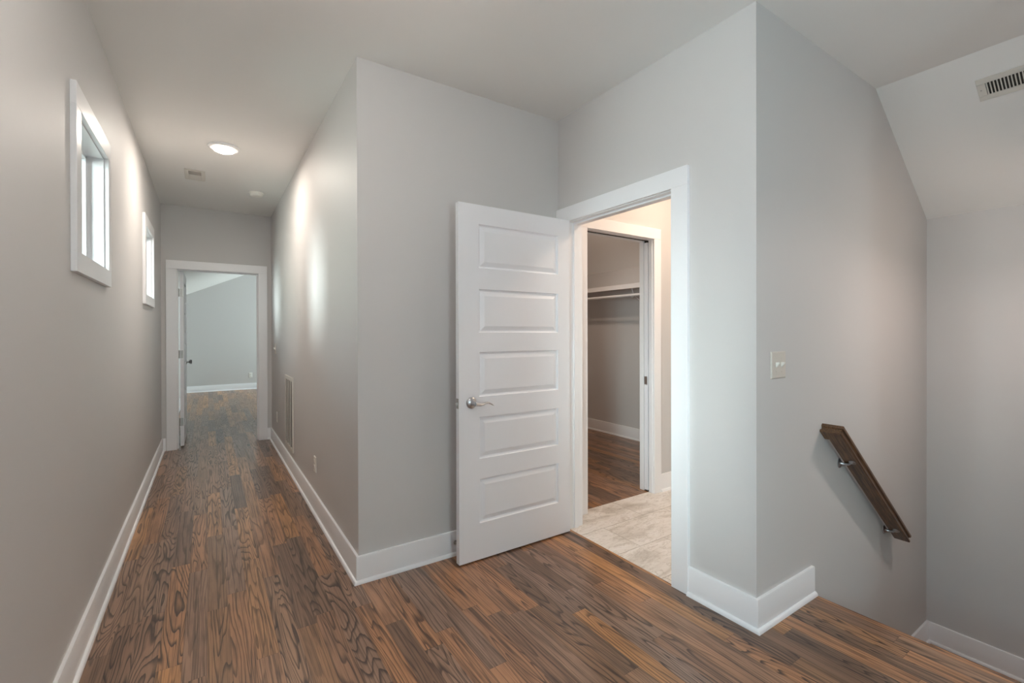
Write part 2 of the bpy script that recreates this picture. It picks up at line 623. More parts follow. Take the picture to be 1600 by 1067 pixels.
# walls
W1 = (2.48, 3.085, 1.63, 2.196)
W2 = (4.785, 5.385, 1.63, 2.196)
W3 = (-0.35, 0.40, 0.80, 2.20)
wall('wall_left', 'long grey hallway wall with two small high windows', 'x', XL - 0.15, XL, YS - 0.2, YBACK + 0.1, -0.03, ZC + 0.05,
     [W1, W2, W3])
wall('wall_right', 'grey hallway wall with the tall return grille', 'x', XR, XR + WT, YA + 0.025, YN + 0.05, -0.03, ZC)
bm = NBM()
bx(bm, XR, XD + WT, YA, YA + 0.025, -0.03, ZC)
tag(obj('wall_front', bm, m_wall), 'grey wall behind the open panel door', 'wall', kind='structure')
wall('wall_door', 'grey wall with the open doorway to the tiled bathroom', 'x', XD, XD + WT, YE + WT, YB + 0.13, -0.03, ZC, [(1.503, 2.352, -0.03, 2.057)])
bm = NBM()
prism(bm, [(XD, ZL - 0.1), (XF + 0.1, ZL - 0.1), (XF + 0.1, ZF), (XF, ZF), (XS1, ZC), (XS1, ZC + 0.05), (XD, ZC + 0.05)], 'y', YE, YE + WT)
prism(bm, [(XS1, ZC), (XF + 0.1, ZF - 0.08), (XF + 0.1, ZC + 0.05), (XS1, ZC + 0.05)], 'y', YE + 0.065, YE + WT)
tag(obj('wall_stair', bm, m_wall), 'grey stairwell wall carrying the handrail and the light switch', 'wall', kind='structure')
wall('wall_landing', 'grey end wall of the stairwell above the landing', 'x', XF, XF + 0.12, YS - 0.2, YE + 0.05, ZL - 0.1, ZF + 0.02)
wall('wall_end', 'grey wall with the doorway at the end of the hallway', 'y', YN, YN + WT, XL - 0.1, 3.7, -0.03, ZC, [(-0.313, 0.523, -0.03, 2.052)])
wall('wall_bedroom', 'grey far wall of the room at the end of the hallway', 'y', YBACK, YBACK + 0.12, XL - 0.2, 3.7, -0.03, ZC + 0.05)
W5 = (10.2, 12.0, 0.7, 2.2)
wall('wall_bedroom_side', 'window wall of the far room', 'x', 3.5, 3.62, YN, YBACK + 0.1, -0.03, ZC + 0.05, [W5])
bm = NBM()
prism(bm, [(2.515, ZL), (3.36, ZL), (3.36, ZC - dz * 0.04), (XS1, ZC), (2.515, ZC)], 'y', -0.13, -0.02)  # added unseen wall, keeps window light off the stairwell walls
tag(obj('wall_stair_blocker', bm, m_wall), 'added wall beside the stair, out of view, blocking window light from the stairwell', 'wall', kind='structure')
W4 = (-0.2, 0.7, 0.65, 2.25)
wall('wall_south', 'wall with a wide window opposite the hallway', 'y', YS - 0.12, YS, XL - 0.2, XF + 0.1, -0.03, ZC + 0.05, [W4])
wall('wall_bathroom', 'wall between the tiled bathroom and the closet', 'y', YB, YB + 0.13, XD + WT, XC + 0.1, -0.03, ZC, [(2.268, 3.022, -0.03, 2.077)])
wall('wall_bathroom_side', 'far side wall of the bathroom', 'x', XC, XC + 0.1, YE + 0.06, YB + 0.05, -0.03, ZC + 0.02)
wall('wall_closet', 'back wall of the closet behind shelf and rod', 'x', XC, XC + 0.1, YB + 0.06, 5.2, -0.03, 2.12)
wall('wall_closet_side', 'end wall of the closet', 'y', 5.1, 5.2, XD, XC + 0.1, -0.03, ZC + 0.02)
wall('wall_closet_near', 'near side wall of the closet', 'x', XD, XD + WT, YB + 0.13, 5.15, -0.03, ZC + 0.02)

# ------------------------------------------------------------------ baseboards
BASE = [(0.0, 0.0), (0.029, 0.0), (0.0285, 0.006), (0.026, 0.012), (0.021, 0.017), (0.0155, 0.0185), (0.015, 0.135), (0.0125, 0.140), (0.0, 0.140)]
n_bb = 0


def baseboard(name, label, path, z=0.0):
    bm = NBM()
    sweep(bm, path, BASE, o=(0, 0, z))
    return tag(obj(name, bm, m_trim, smooth=True), label, 'baseboard', kind='structure')


baseboard('baseboard_left', 'white baseboard along the left hallway wall', [(XL, YS), (XL, YN), (-0.402, YN)])
baseboard('baseboard_right', 'white baseboard along the right hallway wall, turning the corner behind the open door',
          [(0.603, YN), (XR, YN), (XR, YA), (XD - 0.021, YA)])
baseboard('baseboard_stair', 'short white baseboard wrapping the corner beside the stair', [(XD, 1.421), (XD, YE), (2.514, YE)])
baseboard('baseboard_landing', 'white baseboard around the lower stair landing', [(3.395, YE), (XF, YE), (XF, -1.2)], ZL)
baseboard('baseboard_bedroom', 'white baseboard in the room at the end of the hallway', [(XL, YN + WT), (XL, YBACK), (3.5, YBACK)])
baseboard('baseboard_closet', 'white baseboard along the closet back wall', [(XC, 5.1), (XC, YB + 0.13)])
baseboard('baseboard_bathroom', 'short white baseboard on the bathroom wall beside the closet doorway', [(3.097, YB), (XC, YB)])
# sloping skirt board painted like the wall
bm = NBM()
k = 0.87
prism(bm, [(2.515, -0.16), (2.515, 0.128), (3.395, 0.128 - k * 0.88 - 0.10), (3.395, ZL), (3.25, ZL)], 'y', YE - 0.010, YE + 0.002)
tag(obj('trim_stair', bm, m_wall, bevel=0.002), 'sloping stair skirt board painted grey like the wall', 'skirt board', kind='structure')


# ------------------------------------------------------------------ door casings (flat boards) and jambs
def casing_x(name, label, face, y0, y1, ztop, width, depth, jamb_to, side=-1, stop_at=None, far=None):
    """casing on a wall whose face is x=face; room on the `side` side. clear opening y0..y1, top ztop; jamb reaches x=jamb_to"""
    th = 0.02
    bm = NBM()
    a, b = sorted((face, face + side * th))
    bx(bm, a, b, y0 - width - 0.004, y0 - 0.004, 0.0, ztop + 0.004)
    bx(bm, a, b, y1 + 0.004, (y1 + 0.004 + width) if far is None else far, 0.0, ztop + 0.004)
    bx(bm, a, b, y0 - width - 0.004, (y1 + 0.004 + width) if far is None else far, ztop + 0.0045, ztop + width + 0.004)
    o = tag(obj(name, bm, m_trim, bevel=0.0015, loc=(face, (y0 + y1) / 2, 0)), label, 'door casing', kind='structure')
    bm = NBM()
    a, b = sorted((face - 0.002 * side * 0, jamb_to))
    bx(bm, a, b, y0 - 0.0165, y0, 0, ztop)
    bx(bm, a, b, y1, y1 + 0.0165, 0, ztop)
    bx(bm, a, b, y0 - 0.0165, y1 + 0.0165, ztop, ztop + 0.0165)
    obj('jamb', bm, m_trim, o, bevel=0.001)
    if stop_at:
        bm = NBM()
        s0, s1 = stop_at
        bx(bm, s0, s1, y0, y0 + 0.011, 0, ztop)
        bx(bm, s0, s1, y1 - 0.011, y1, 0, ztop)
        bx(bm, s0, s1, y0 + 0.011, y1 - 0.011, ztop - 0.011, ztop)
        obj('door_stop_strip', bm, m_trim, o, bevel=0.001)
    return o


def casing_y(name, label, face, x0, x1, ztop, width, jamb_to, side=-1, stop_at=None, jambs=True):
    th = 0.02
    bm = NBM()
    a, b = sorted((face, face + side * th))
    bx(bm, x0 - width - 0.004, x0 - 0.004, a, b, 0.0, ztop + 0.004)
    bx(bm, x1 + 0.004, x1 + 0.004 + width, a, b, 0.0, ztop + 0.004)
    bx(bm, x0 - width - 0.004, x1 + 0.004 + width, a, b, ztop + 0.0045, ztop + width + 0.004)
    o = tag(obj(name, bm, m_trim, bevel=0.0015, loc=((x0 + x1) / 2, face, 0)), label, 'door casing', kind='structure')
    if jambs:
        bm = NBM()
        a, b = sorted((face, jamb_to))
        bx(bm, x0 - 0.0165, x0, a, b, 0, ztop)
        bx(bm, x1, x1 + 0.0165, a, b, 0, ztop)
        bx(bm, x0 - 0.0165, x1 + 0.0165, a, b, ztop, ztop + 0.0165)
        obj('jamb', bm, m_trim, o, bevel=0.001)
        if stop_at:
            bm = NBM()
            s0, s1 = stop_at
            bx(bm, x0, x0 + 0.011, s0, s1, 0, ztop)
            bx(bm, x1 - 0.011, x1, s0, s1, 0, ztop)
            bx(bm, x0 + 0.011, x1 - 0.011, s0, s1, ztop - 0.011, ztop)
            obj('door_stop_strip', bm, m_trim, o, bevel=0.001)
    return o


casing_x('trim_1', 'white casing around the open bathroom doorway', XD, 1.52, 2.335, 2.04, 0.097, 0.02, XD + WT, -1,
         (XD + 0.036, XD + 0.070), far=YA - 0.002)
casing_y('trim_2', 'white casing around the doorway at the end of the hallway', YN, -0.296, 0.506, 2.035, 0.095, YN + WT, -1,
         (YN + 0.036, YN + 0.07))
# closet doorway with a pocket door: split jamb on the right
casing_y('trim_3', 'white casing around the closet doorway seen through the bathroom', YB, 2.285, 3.005, 2.06, 0.085, YB + 0.13, -1, jambs=False)
t3 = bpy.data.objects['trim_3']
bm = NBM()
bx(bm, 2.2685, 2.285, YB, YB + 0.13, 0, 2.06)
bx(bm, 3.005, 3.0215, YB, YB + 0.036, 0, 2.06)
bx(bm, 3.005, 3.0215, YB + 0.088, YB + 0.13, 0, 2.06)
bx(bm, 2.2685, 3.0215, YB, YB + 0.042, 2.06, 2.0765)
bx(bm, 2.2685, 3.0215, YB + 0.09, YB + 0.13, 2.06, 2.0765)
obj('jamb', bm, m_trim, t3, bevel=0.001)
bm = NBM()
bx(bm, 2.2685, 3.0215, YB + 0.042, YB + 0.09, 2.066, 2.0765)
obj('pocket_track', bm, m_dark, t3)
bm = NBM()
bx(bm, 3.0185, 3.0215, YB + 0.036, YB + 0.088, 0.0, 2.066)
obj('slot_shade_strip', bm, m_dark, t3)  # dark strip paints the shade in the gap beside the pocket door
# pocket door slid into the wall, its edge showing
t = thing('door_3', 'white pocket door slid into the closet doorway, only its edge showing', 'door', (3.06, YB + 0.062, 0), kind='structure')
bm = NBM()
bx(bm, 3.003, 3.0180, YB + 0.046, YB + 0.080, 0.012, 2.045)
obj('slab', bm, m_door, t, bevel=0.0015)
bm = NBM()
bx(bm, 3.0005, 3.0035, YB + 0.048, YB + 0.078, 0.88, 0.945)
obj('pocket_latch', bm, m_nickel, t, bevel=0.0008)


# ------------------------------------------------------------------ five-panel door
def panel_slab(w, h, th, panels):
    """slab in local coords: x 0..w (0 = latch edge), y 0 (front) .. th (back), z 0..h"""
    bm = NBM()
    xs = sorted({0.0, w, *[p[0] for p in panels], *[p[1] for p in panels]})
    zs = sorted({0.0, h, *[p[2] for p in panels], *[p[3] for p in panels]})
    for yy, sg in ((0.0, 1), (th, -1)):
        for a, b in zip(xs, xs[1:]):
            for c, d in zip(zs, zs[1:]):
                if any(p[0] < (a + b) / 2 < p[1] and p[2] < (c + d) / 2 < p[3] for p in panels):
                    continue
                bm.faces.new([bm.verts.new(q) for q in ((a, yy, c), (b, yy, c), (b, yy, d), (a, yy, d))])
        for a, b, c, d in panels:
            rings = []
            for ins, dep in ((0.0, 0.0), (0.003, 0.010), (0.011, 0.0125), (0.036, 0.0025), (0.039, 0.002)):
                rings.append([bm.verts.new(q) for q in ((a + ins, yy + sg * dep, c + ins), (b - ins, yy + sg * dep, c + ins),
                                                        (b - ins, yy + sg * dep, d - ins), (a + ins, yy + sg * dep, d - ins))])
            for A, B in zip(rings, rings[1:]):
                for j in range(4):
                    bm.faces.new((A[j], A[(j + 1) % 4], B[(j + 1) % 4], B[j]))
            bm.faces.new(rings[-1])
    for q in (((0, 0, 0), (0, th, 0), (0, th, h), (0, 0, h)), ((w, 0, 0), (w, th, 0), (w, th, h), (w, 0, h)),
              ((0, 0, 0), (w, 0, 0), (w, th, 0), (0, th, 0)), ((0, 0, h), (w, 0, h), (w, th, h), (0, th, h))):
        bm.faces.new([bm.verts.new(v) for v in q])
    bmesh.ops.remove_doubles(bm, verts=bm.verts, dist=1e-5)
    return bm


def lever(bm, o, face, along):
    """wave lever: rose on the face, o = rose centre, face = outward normal, along = lever direction"""
    o, f, a = Vector(o), Vector(face), Vector(along)
    z = Vector((0, 0, 1))
    lathe(bm, [(0.033, 0.0), (0.033, 0.004), (0.030, 0.009), (0.022, 0.0125), (0.015, 0.015), (0.013, 0.03), (0.0125, 0.046), (0.009, 0.052), (0.0, 0.053)], o, f, 28)
    P, R = [], []
    keys = [(0.0, -0.002), (0.15, -0.006), (0.32, -0.0095), (0.45, -0.0075), (0.60, -0.002), (0.72, -0.0015), (0.84, -0.008), (0.94, -0.017), (1.0, -0.024)]
    for i in range(25):
        q = i / 24
        for (a0, b0), (a1, b1) in zip(keys, keys[1:]):
            if a0 <= q <= a1 + 1e-9:
                k_ = (q - a0) / (a1 - a0)
                k_ = k_ * k_ * (3 - 2 * k_)
                zz_ = b0 + (b1 - b0) * k_
                break
        P.append(o + f * (0.046 - 0.010 * math.sin(q * math.pi) * 0.5 - 0.006 * q) + a * (-0.004 + 0.130 * q) + z * zz_)
        R.append(0.0125 * (1 - q) ** 1.3 + 0.0048 if i < 23 else (0.0036 if i == 23 else 0.0016))
    tube(bm, P, R, 12, flat=0.72, up=(0, 0, 1))


XD0, DYF, DTH = 1.161, 2.293, 0.035
PAN = [(0.131, 0.711, z0 - 0.01, z1 - 0.01) for z0, z1 in ((0.217, 0.470), (0.586, 0.824), (0.942, 1.197), (1.309, 1.558), (1.680, 1.929))]
t = thing('door_1', 'open white five-panel door with a nickel lever, standing at the bathroom doorway', 'door', (XD0 + 0.81, DYF + DTH, 0.01), kind='structure')
bm = panel_slab(0.808, 2.030, DTH, PAN)
bmesh.ops.translate(bm, verts=bm.verts, vec=(XD0, DYF, 0.01))
slab = obj('slab', bm, m_door, t, bevel=0.0012)
bm = NBM()
lever(bm, (XD0 + 0.079, DYF, 0.912), (0, -1, 0), (1, 0, 0))
lo = obj('door_handle', bm, m_nickel, t, smooth=True)
lo['label'] = 'satin nickel lever handle'
bm = NBM()
lever(bm, (XD0 + 0.079, DYF + DTH, 0.912), (0, 1, 0), (1, 0, 0))
obj('door_handle', bm, m_nickel, t, smooth=True)
bm = NBM()
bx(bm, XD0 - 0.0015, XD0 + 0.001, DYF + 0.005, DYF + 0.030, 0.912 - 0.0285, 0.912 + 0.0285)
prism(bm, [(XD0 - 0.0015, DYF + 0.010), (XD0 - 0.012, DYF + 0.013), (XD0 - 0.012, DYF + 0.019), (XD0 - 0.0015, DYF + 0.025)], 'z', 0.903, 0.921)
obj('latch_plate', bm, m_steel, t, bevel=0.0006)['label'] = 'grey metal latch on the door edge'
for hz in (0.28, 1.05, 1.80):
    bm = NBM()
    lathe(bm, [(0.0, -0.047), (0.0055, -0.045), (0.0055, 0.045), (0.0, 0.047)], (XD0 + 0.814, DYF + DTH + 0.004, hz), (0, 0, 1), 12)
    obj('hinge', bm, m_steel, t, smooth=True)

# bedroom door standing open along the far room's side
t = thing('door_2', 'white door standing open edge-on at the end of the hallway', 'door', (-0.275, YN + 0.05, 0.01), kind='structure')
bm = panel_slab(0.790, 2.015, DTH, [(0.11, 0.68, a, min(b, 1.90)) for a, b in ((0.21, 0.455), (0.575, 0.81), (0.93, 1.18), (1.30, 1.54), (1.665, 1.90))])
# local x (latch 0 .. hinge w) -> world y from far to near ; local y (0 front) -> world -x
bmesh.ops.transform(bm, verts=bm.verts, matrix=Matrix(((0, -1, 0, 0), (-1, 0, 0, 0), (0, 0, 1, 0), (0, 0, 0, 1))))
bmesh.ops.translate(bm, verts=bm.verts, vec=(-0.239, YN + 0.114 + 0.79, 0.012))
obj('slab', bm, m_door, t, bevel=0.0012)
for hz in (0.29, 1.07, 1.78):
    bm = NBM()
    bx(bm, -0.2725, -0.245, YN + 0.1125, YN + 0.1145, hz - 0.045, hz + 0.045)
    bx(bm, -0.2965, -0.2945, YN + 0.075, YN + 0.110, hz - 0.045, hz + 0.045)
    lathe(bm, [(0.0, -0.047), (0.006, -0.046), (0.006, 0.046), (0.0, 0.047)], (-0.2825, YN + 0.112, hz), (0, 0, 1), 12)
    obj('hinge', bm, m_steel, t)['label'] = 'grey metal butt hinge'
bm = NBM()
lathe(bm, [(0.031, 0.0), (0.031, 0.005), (0.014, 0.010), (0.012, 0.024), (0.026, 0.036), (0.028, 0.048), (0.020, 0.058), (0.0, 0.060)],
      (-0.239, YN + 0.114 + 0.72, 0.945), (1, 0, 0), 24)
obj('door_knob', bm, m_nickel, t, smooth=True)['label'] = 'nickel door knob'


# ------------------------------------------------------------------ windows
def window_left(name, label, W, cw=0.08, proud=0.02):
    y0, y1, z0, z1 = W
    t = thing(name, label, 'window', (XL, (y0 + y1) / 2, z0), kind='structure')
    xo = XL + proud
    bm = NBM()
    bx(bm, XL, xo, y0 - cw, y1 + cw * 0.75, z1, z1 + 0.090)
    bx(bm, XL, xo, y0 - cw, y1 + cw * 0.75, z0 - 0.08, z0)
    bx(bm, XL, xo, y0 - cw, y0, z0, z1)
    bx(bm, XL, xo, y1, y1 + cw * 0.75, z0, z1)
    obj('casing', bm, m_trim, t, bevel=0.0015)
    # jamb liner, set back a little from the casing edge
    bm = NBM()
    xa, xb, ins = XL - 0.15, XL, 0.004
    bx(bm, xa, xb, y0, y0 + ins, z0, z1)
    bx(bm, xa, xb, y1 - ins, y1, z0, z1)
    bx(bm, xa, xb, y0, y1, z0, z0 + ins)
    bx(bm, xa, xb, y0, y1, z1 - ins, z1)
    obj('jamb_liner', bm, m_trim, t)
    bm = NBM()
    xg, fw = XL - 0.078, 0.016
    bx(bm, xg - 0.03, xg + 0.014, y0 + ins, y0 + ins + fw, z0 + ins, z1 - ins)
    bx(bm, xg - 0.03, xg + 0.014, y1 - ins - fw, y1 - ins, z0 + ins, z1 - ins)
    bx(bm, xg - 0.03, xg + 0.014, y0 + ins, y1 - ins, z0 + ins, z0 + ins + fw)
    bx(bm, xg - 0.03, xg + 0.014, y0 + ins, y1 - ins, z1 - ins - fw, z1 - ins)
    obj('window_frame', bm, m_trim, t, bevel=0.001)
    bm = NBM()
    bx(bm, xg - 0.005, xg - 0.001, y0 + ins + fw, y1 - ins - fw, z0 + ins + fw, z1 - ins - fw)
    obj('pane', bm, m_glass, t)
    return t


window_left('window_1', 'nearer small high window in the left hallway wall', W1)
window_left('window_2', 'farther small high window in the left hallway wall', W2)


def big_window(name, label, axis, c_in, c_out, W, n=2):
    """plain picture window: casing on the room side, frame, mullions and glass"""
    u0, u1, z0, z1 = W
    sg = 1 if c_in > c_out else -1
    loc = ((c_in, (u0 + u1) / 2, z0) if axis == 'x' else ((u0 + u1) / 2, c_in, z0))
    t = thing(name, label, 'window', loc, kind='structure')

    def b(bm, a0, a1, p0, p1, q0, q1):
        a0, a1 = sorted((a0, a1))
        if axis == 'x':
            bx(bm, a0, a1, p0, p1, q0, q1)
        else:
            bx(bm, p0, p1, a0, a1, q0, q1)
    bm = NBM()
    w = 0.09
    o = c_in + sg * 0.02
    b(bm, c_in, o, u0 - w, u1 + w, z1, z1 + w)
    b(bm, c_in, o, u0 - w, u1 + w, z0 - w, z0)
    b(bm, c_in, o, u0 - w, u0, z0, z1)
    b(bm, c_in, o, u1, u1 + w, z0, z1)
    obj('casing', bm, m_trim, t, bevel=0.0015)
    bm = NBM()
    f = 0.045
    m0, m1 = c_out + sg * 0.02, c_out + sg * 0.07
    b(bm, m0, m1, u0, u0 + f, z0, z1)
    b(bm, m0, m1, u1 - f, u1, z0, z1)
    b(bm, m0, m1, u0, u1, z0, z0 + f)
    b(bm, m0, m1, u0, u1, z1 - f, z1)
    for i in range(1, n):
        um = u0 + (u1 - u0) * i / n
        b(bm, m0, m1, um - 0.025, um + 0.025, z0, z1)
    obj('window_frame', bm, m_trim, t, bevel=0.001)
    bm = NBM()
    b(bm, c_out + sg * 0.04, c_out + sg * 0.044, u0 + f, u1 - f, z0 + f, z1 - f)
    obj('pane', bm, m_glass, t)


big_window('window_3', 'large window in the left wall beside the camera', 'x', XL, XL - 0.15, W3)
big_window('window_4', 'wide window in the wall behind the camera', 'y', YS, YS - 0.12, W4)
big_window('window_5', 'window in the side wall of the far room', 'x', 3.5, 3.62, W5)

# ------------------------------------------------------------------ handrail
YF_, YW_ = 0.988, 1.067
HW = (YW_ - YF_) / 2
YC_ = (YF_ + YW_) / 2
S0 = Vector((2.597, 0, 0.803))            # underside at the return's outer face
LEN = 1.2245
t = thing('handrail', 'dark stained wooden handrail on nickel brackets sloping down the stairwell wall', 'handrail', (2.99, YE, 0.45))
half = [(HW - 0.004, 0.0), (HW, 0.003), (HW, 0.011), (HW - 0.003, 0.0135), (HW - 0.010, 0.016), (HW - 0.012, 0.022), (HW - 0.009, 0.029),
        (HW - 0.001, 0.033), (HW, 0.037), (HW, 0.045), (HW - 0.004, 0.0495), (HW - 0.016, 0.052)]
PR = half + [(0.0, 0.053)] + [(-a, b) for a, b in reversed(half)]
bm = NBM()
sweep(bm, [(HW, YE), (HW, YC_), (LEN, YC_)], PR, o=S0, ex=SA, ey=(0, 1, 0), en=NA)
obj('rail', bm, m_rail, t)
for s_b, zoff in ((0.285, 0.0), (1.085, 0.0)):
    c = S0 + SA * s_b
    # rose on the wall below the rail, arm curving out and up to the underside
    wx, wz = c.x + 0.012, c.z - 0.02
    bm = NBM()
    lathe(bm, [(0.026, 0.0), (0.026, 0.003), (0.022, 0.005), (0.015, 0.008), (0.010, 0.014), (0.008, 0.022), (0.0065, 0.03)], (wx, YE, wz), (0, -1, 0), 24)
    tube(bm, [(wx, YE - 0.02, wz), (wx, YE - 0.040, wz + 0.003), (c.x + 0.006, YC_ + 0.014, c.z - 0.016), (c.x + 0.002, YC_ + 0.004, c.z - 0.008), (c.x, YC_ - 0.004, c.z - 0.003)],
         [0.0075, 0.0065, 0.006, 0.006, 0.007], 10)
    q = Vector((c.x, YC_ - 0.006, c.z))
    lathe(bm, [(0.006, -0.010), (0.014, -0.005), (0.017, -0.003), (0.017, 0.0)], q, NA, 16)
    b_ = obj('bracket', bm, m_nickel, t, smooth=True)
    b_['label'] = 'nickel handrail bracket'

# ------------------------------------------------------------------ switches and outlets
def plate_local(w, h, d=0.006):
    bm = NBM()
    vs = []
    for ins, y in ((0.0, 0.0), (0.0, 0.002), (0.005, d)):
        vs.append([bm.verts.new(q) for q in ((-w / 2 + ins, -y, -h / 2 + ins), (w / 2 - ins, -y, -h / 2 + ins), (w / 2 - ins, -y, h / 2 - ins), (-w / 2 + ins, -y, h / 2 - ins))])
    for A, B in zip(vs, vs[1:]):
        for j in range(4):
            bm.faces.new((A[j], A[(j + 1) % 4], B[(j + 1) % 4], B[j]))
    bm.faces.new(vs[0][::-1])
    bm.faces.new(vs[-1])
    return bm


def place(bm, loc, face):
    """local -y is the outward normal; face: outward normal in world"""
    ang = {'-y': 0.0, '-x': -math.pi / 2, '+x': math.pi / 2}[face]
    bmesh.ops.transform(bm, verts=bm.verts, matrix=Matrix.Translation(Vector(loc)) @ Matrix.Rotation(ang, 4, 'Z'))
    return bm


def switch(label, loc, face, gangs, w, h, mat):
    t = thing('light_switch', label, 'light switch', loc)
    obj('switch_plate', place(plate_local(w, h), loc, face), mat, t, bevel=0.0008)
    for i in range(gangs):
        cx = (i - (gangs - 1) / 2) * 0.046
        bm = NBM()
        prism(bm, [(-0.005, -0.0125), (-0.005, 0.0125), (-0.020, 0.0135), (-0.020, 0.006)], 'x', cx - 0.005, cx + 0.005)
        obj('toggle', place(bm, loc, face), m_plastic, t, bevel=0.0012)
        for sz in (-0.030, 0.030):
            bm = NBM()
            lathe(bm, [(0.0035, 0.005), (0.0035, 0.0068), (0.0, 0.0072)], (cx, 0, sz), (0, -1, 0), 10)
            obj('screw', place(bm, loc, face), mat, t)
    return t


switch('white double light switch on the stairwell wall above the handrail', (2.184, YE, 1.157), '-y', 2, 0.13, 0.124, m_plate)
switch('small white light switch on the hallway wall near the far doorway', (XR, 6.0, 1.13), '-x', 1, 0.075, 0.12, m_plate)


def outlet(label, loc, face, group=None):
    t = thing('electrical_outlet', label, 'outlet', loc, group)
    obj('outlet_plate', place(plate_local(0.072, 0.116), loc, face), m_plastic, t, bevel=0.0008)
    for sz in (-0.0195, 0.0195):
        bm = NBM()
        lathe(bm, [(0.0165, 0.0055), (0.0165, 0.0078), (0.0155, 0.0085), (0.0, 0.0085)], (0, 0, sz), (0, -1, 0), 20)
        r = obj('receptacle', place(bm, loc, face), m_plastic, t, smooth=True)
        bm = NBM()
        bx(bm, -0.0075, -0.0055, -0.0090, -0.0080, sz + 0.0005, sz + 0.0085)
        bx(bm, 0.0055, 0.0075, -0.0090, -0.0080, sz + 0.0005, sz + 0.0085)
        bx(bm, -0.0022, 0.0022, -0.0090, -0.0080, sz - 0.0095, sz - 0.005)
        obj('slots', place(bm, loc, face), m_dark, r)
    return t


outlet('white outlet low on the hallway wall between the corner and the grille', (XR, 3.615, 0.345), '-x')
outlet('white outlet low on the hallway wall between the grille and the far doorway', (XR, 5.86, 0.352), '-x')
outlet('white outlet low on the far wall of the room beyond the hallway', (0.822, YBACK, 0.33), '-y')

# ------------------------------------------------------------------ return-air grille on the hallway wall
gy0, gy1, gz0, gz1 = 4.635, 5.135, 0.200, 0.893
t = thing('return_air_grille', 'tall white louvered return-air grille on the right hallway wall', 'air vent', (XR, (gy0 + gy1) / 2, gz0))
bm = NBM()
fr = 0.032
for a in ((gy0, gy1, gz0, gz0 + fr), (gy0, gy1, gz1 - fr, gz1), (gy0, gy0 + fr, gz0 + fr, gz1 - fr), (gy1 - fr, gy1, gz0 + fr, gz1 - fr)):
    bx(bm, XR - 0.012, XR, *a)
obj('frame', bm, m_reg, t, bevel=0.002)
bm = NBM()
bx(bm, XR - 0.0012, XR - 0.0002, gy0 + fr, gy1 - fr, gz0 + fr, gz1 - fr)
obj('duct_shade', bm, m_dark, t)  # dark sheet on the wall stands in for the shaded duct
bm = NBM()
nl = 40
for i in range(nl):
    zc = gz0 + fr + (gz1 - gz0 - 2 * fr) * (i + 0.5) / nl
    prism(bm, [(XR - 0.0105, zc + 0.0044), (XR - 0.0098, zc + 0.0054), (XR - 0.0030, zc - 0.0030), (XR - 0.0037, zc - 0.0040)], 'y', gy0 + fr, gy1 - fr)
obj('louvers', bm, m_reg, t)
bm = NBM()
for i in range(1, 4):
    yc = gy0 + fr + (gy1 - gy0 - 2 * fr) * i / 4
    bx(bm, XR - 0.0115, XR - 0.0035, yc - 0.010, yc + 0.010, gz0 + fr, gz1 - fr)
obj('mullions', bm, m_reg, t, bevel=0.001)

# ------------------------------------------------------------------ ceiling fixtures in the hallway
lx, ly = 0.106, 4.205
t = thing('ceiling_light', 'lit round flush ceiling light in the hallway', 'ceiling light', (lx, ly, ZC))
bm = NBM()
lathe(bm, [(0.078, 0.0), (0.104, 0.0), (0.107, -0.005), (0.105, -0.012), (0.096, -0.016), (0.080, -0.018), (0.076, -0.016), (0.076, -0.002)], (lx, ly, ZC), seg=48)
obj('trim_ring', bm, m_trim, t, smooth=True)
bm = NBM()
lathe(bm, [(0.077, -0.012), (0.076, -0.020), (0.068, -0.031), (0.048, -0.040), (0.024, -0.044), (0.0, -0.045)], (lx, ly, ZC), seg=48)
obj('lens', bm, m_led, t, smooth=True)['label'] = 'glowing white lens'
disk_light('hall_lamp_glow', (lx, ly, ZC - 0.048), 6.0, (1.0, 0.90, 0.80), 0.15)

# rectangular ceiling register
rx0, rx1, ry0, ry1 = -0.174, -0.019, 4.935, 5.245
t = thing('ceiling_register', 'pale rectangular air register on the hallway ceiling behind the round light', 'air vent', ((rx0 + rx1) / 2, (ry0 + ry1) / 2, ZC))
bm = NBM()
e = 0.030
bx(bm, rx0, rx1, ry0, ry0 + e, ZC - 0.006, ZC)
bx(bm, rx0, rx1, ry1 - e, ry1, ZC - 0.006, ZC)
bx(bm, rx0, rx0 + e, ry0 + e, ry1 - e, ZC - 0.006, ZC)
bx(bm, rx1 - e, rx1, ry0 + e, ry1 - e, ZC - 0.006, ZC)
bx(bm, rx0 + e, rx1 - e, (ry0 + ry1) / 2 - 0.014, (ry0 + ry1) / 2 - 0.004, ZC - 0.006, ZC)
obj('frame', bm, m_reg, t, bevel=0.002)
bm = NBM()
bx(bm, rx0 + e, rx1 - e, ry0 + e, ry1 - e, ZC - 0.0012, ZC - 0.0002)
obj('duct_shade', bm, m_dark, t)  # duct shade as a dark sheet; the ceiling has no hole
bm = NBM()
for i in range(9):           # near bank leans away and shows the dark sheet behind, far bank leans toward the camera
    yc = ry0 + e + 0.006 + i * 0.0125
    prism(bm, [(yc, ZC - 0.0052), (yc + 0.0012, ZC - 0.0056), (yc + 0.0030, ZC - 0.0014), (yc + 0.0018, ZC - 0.0014)], 'x', rx0 + e, rx1 - e)
for i in range(9):
    yc = (ry0 + ry1) / 2 + 0.002 + i * 0.0135
    prism(bm, [(yc, ZC - 0.0014), (yc + 0.001, ZC - 0.0014), (yc + 0.0128, ZC - 0.0052), (yc + 0.0118, ZC - 0.0058)], 'x', rx0 + e, rx1 - e)
obj('louvers', bm, m_reg, t)

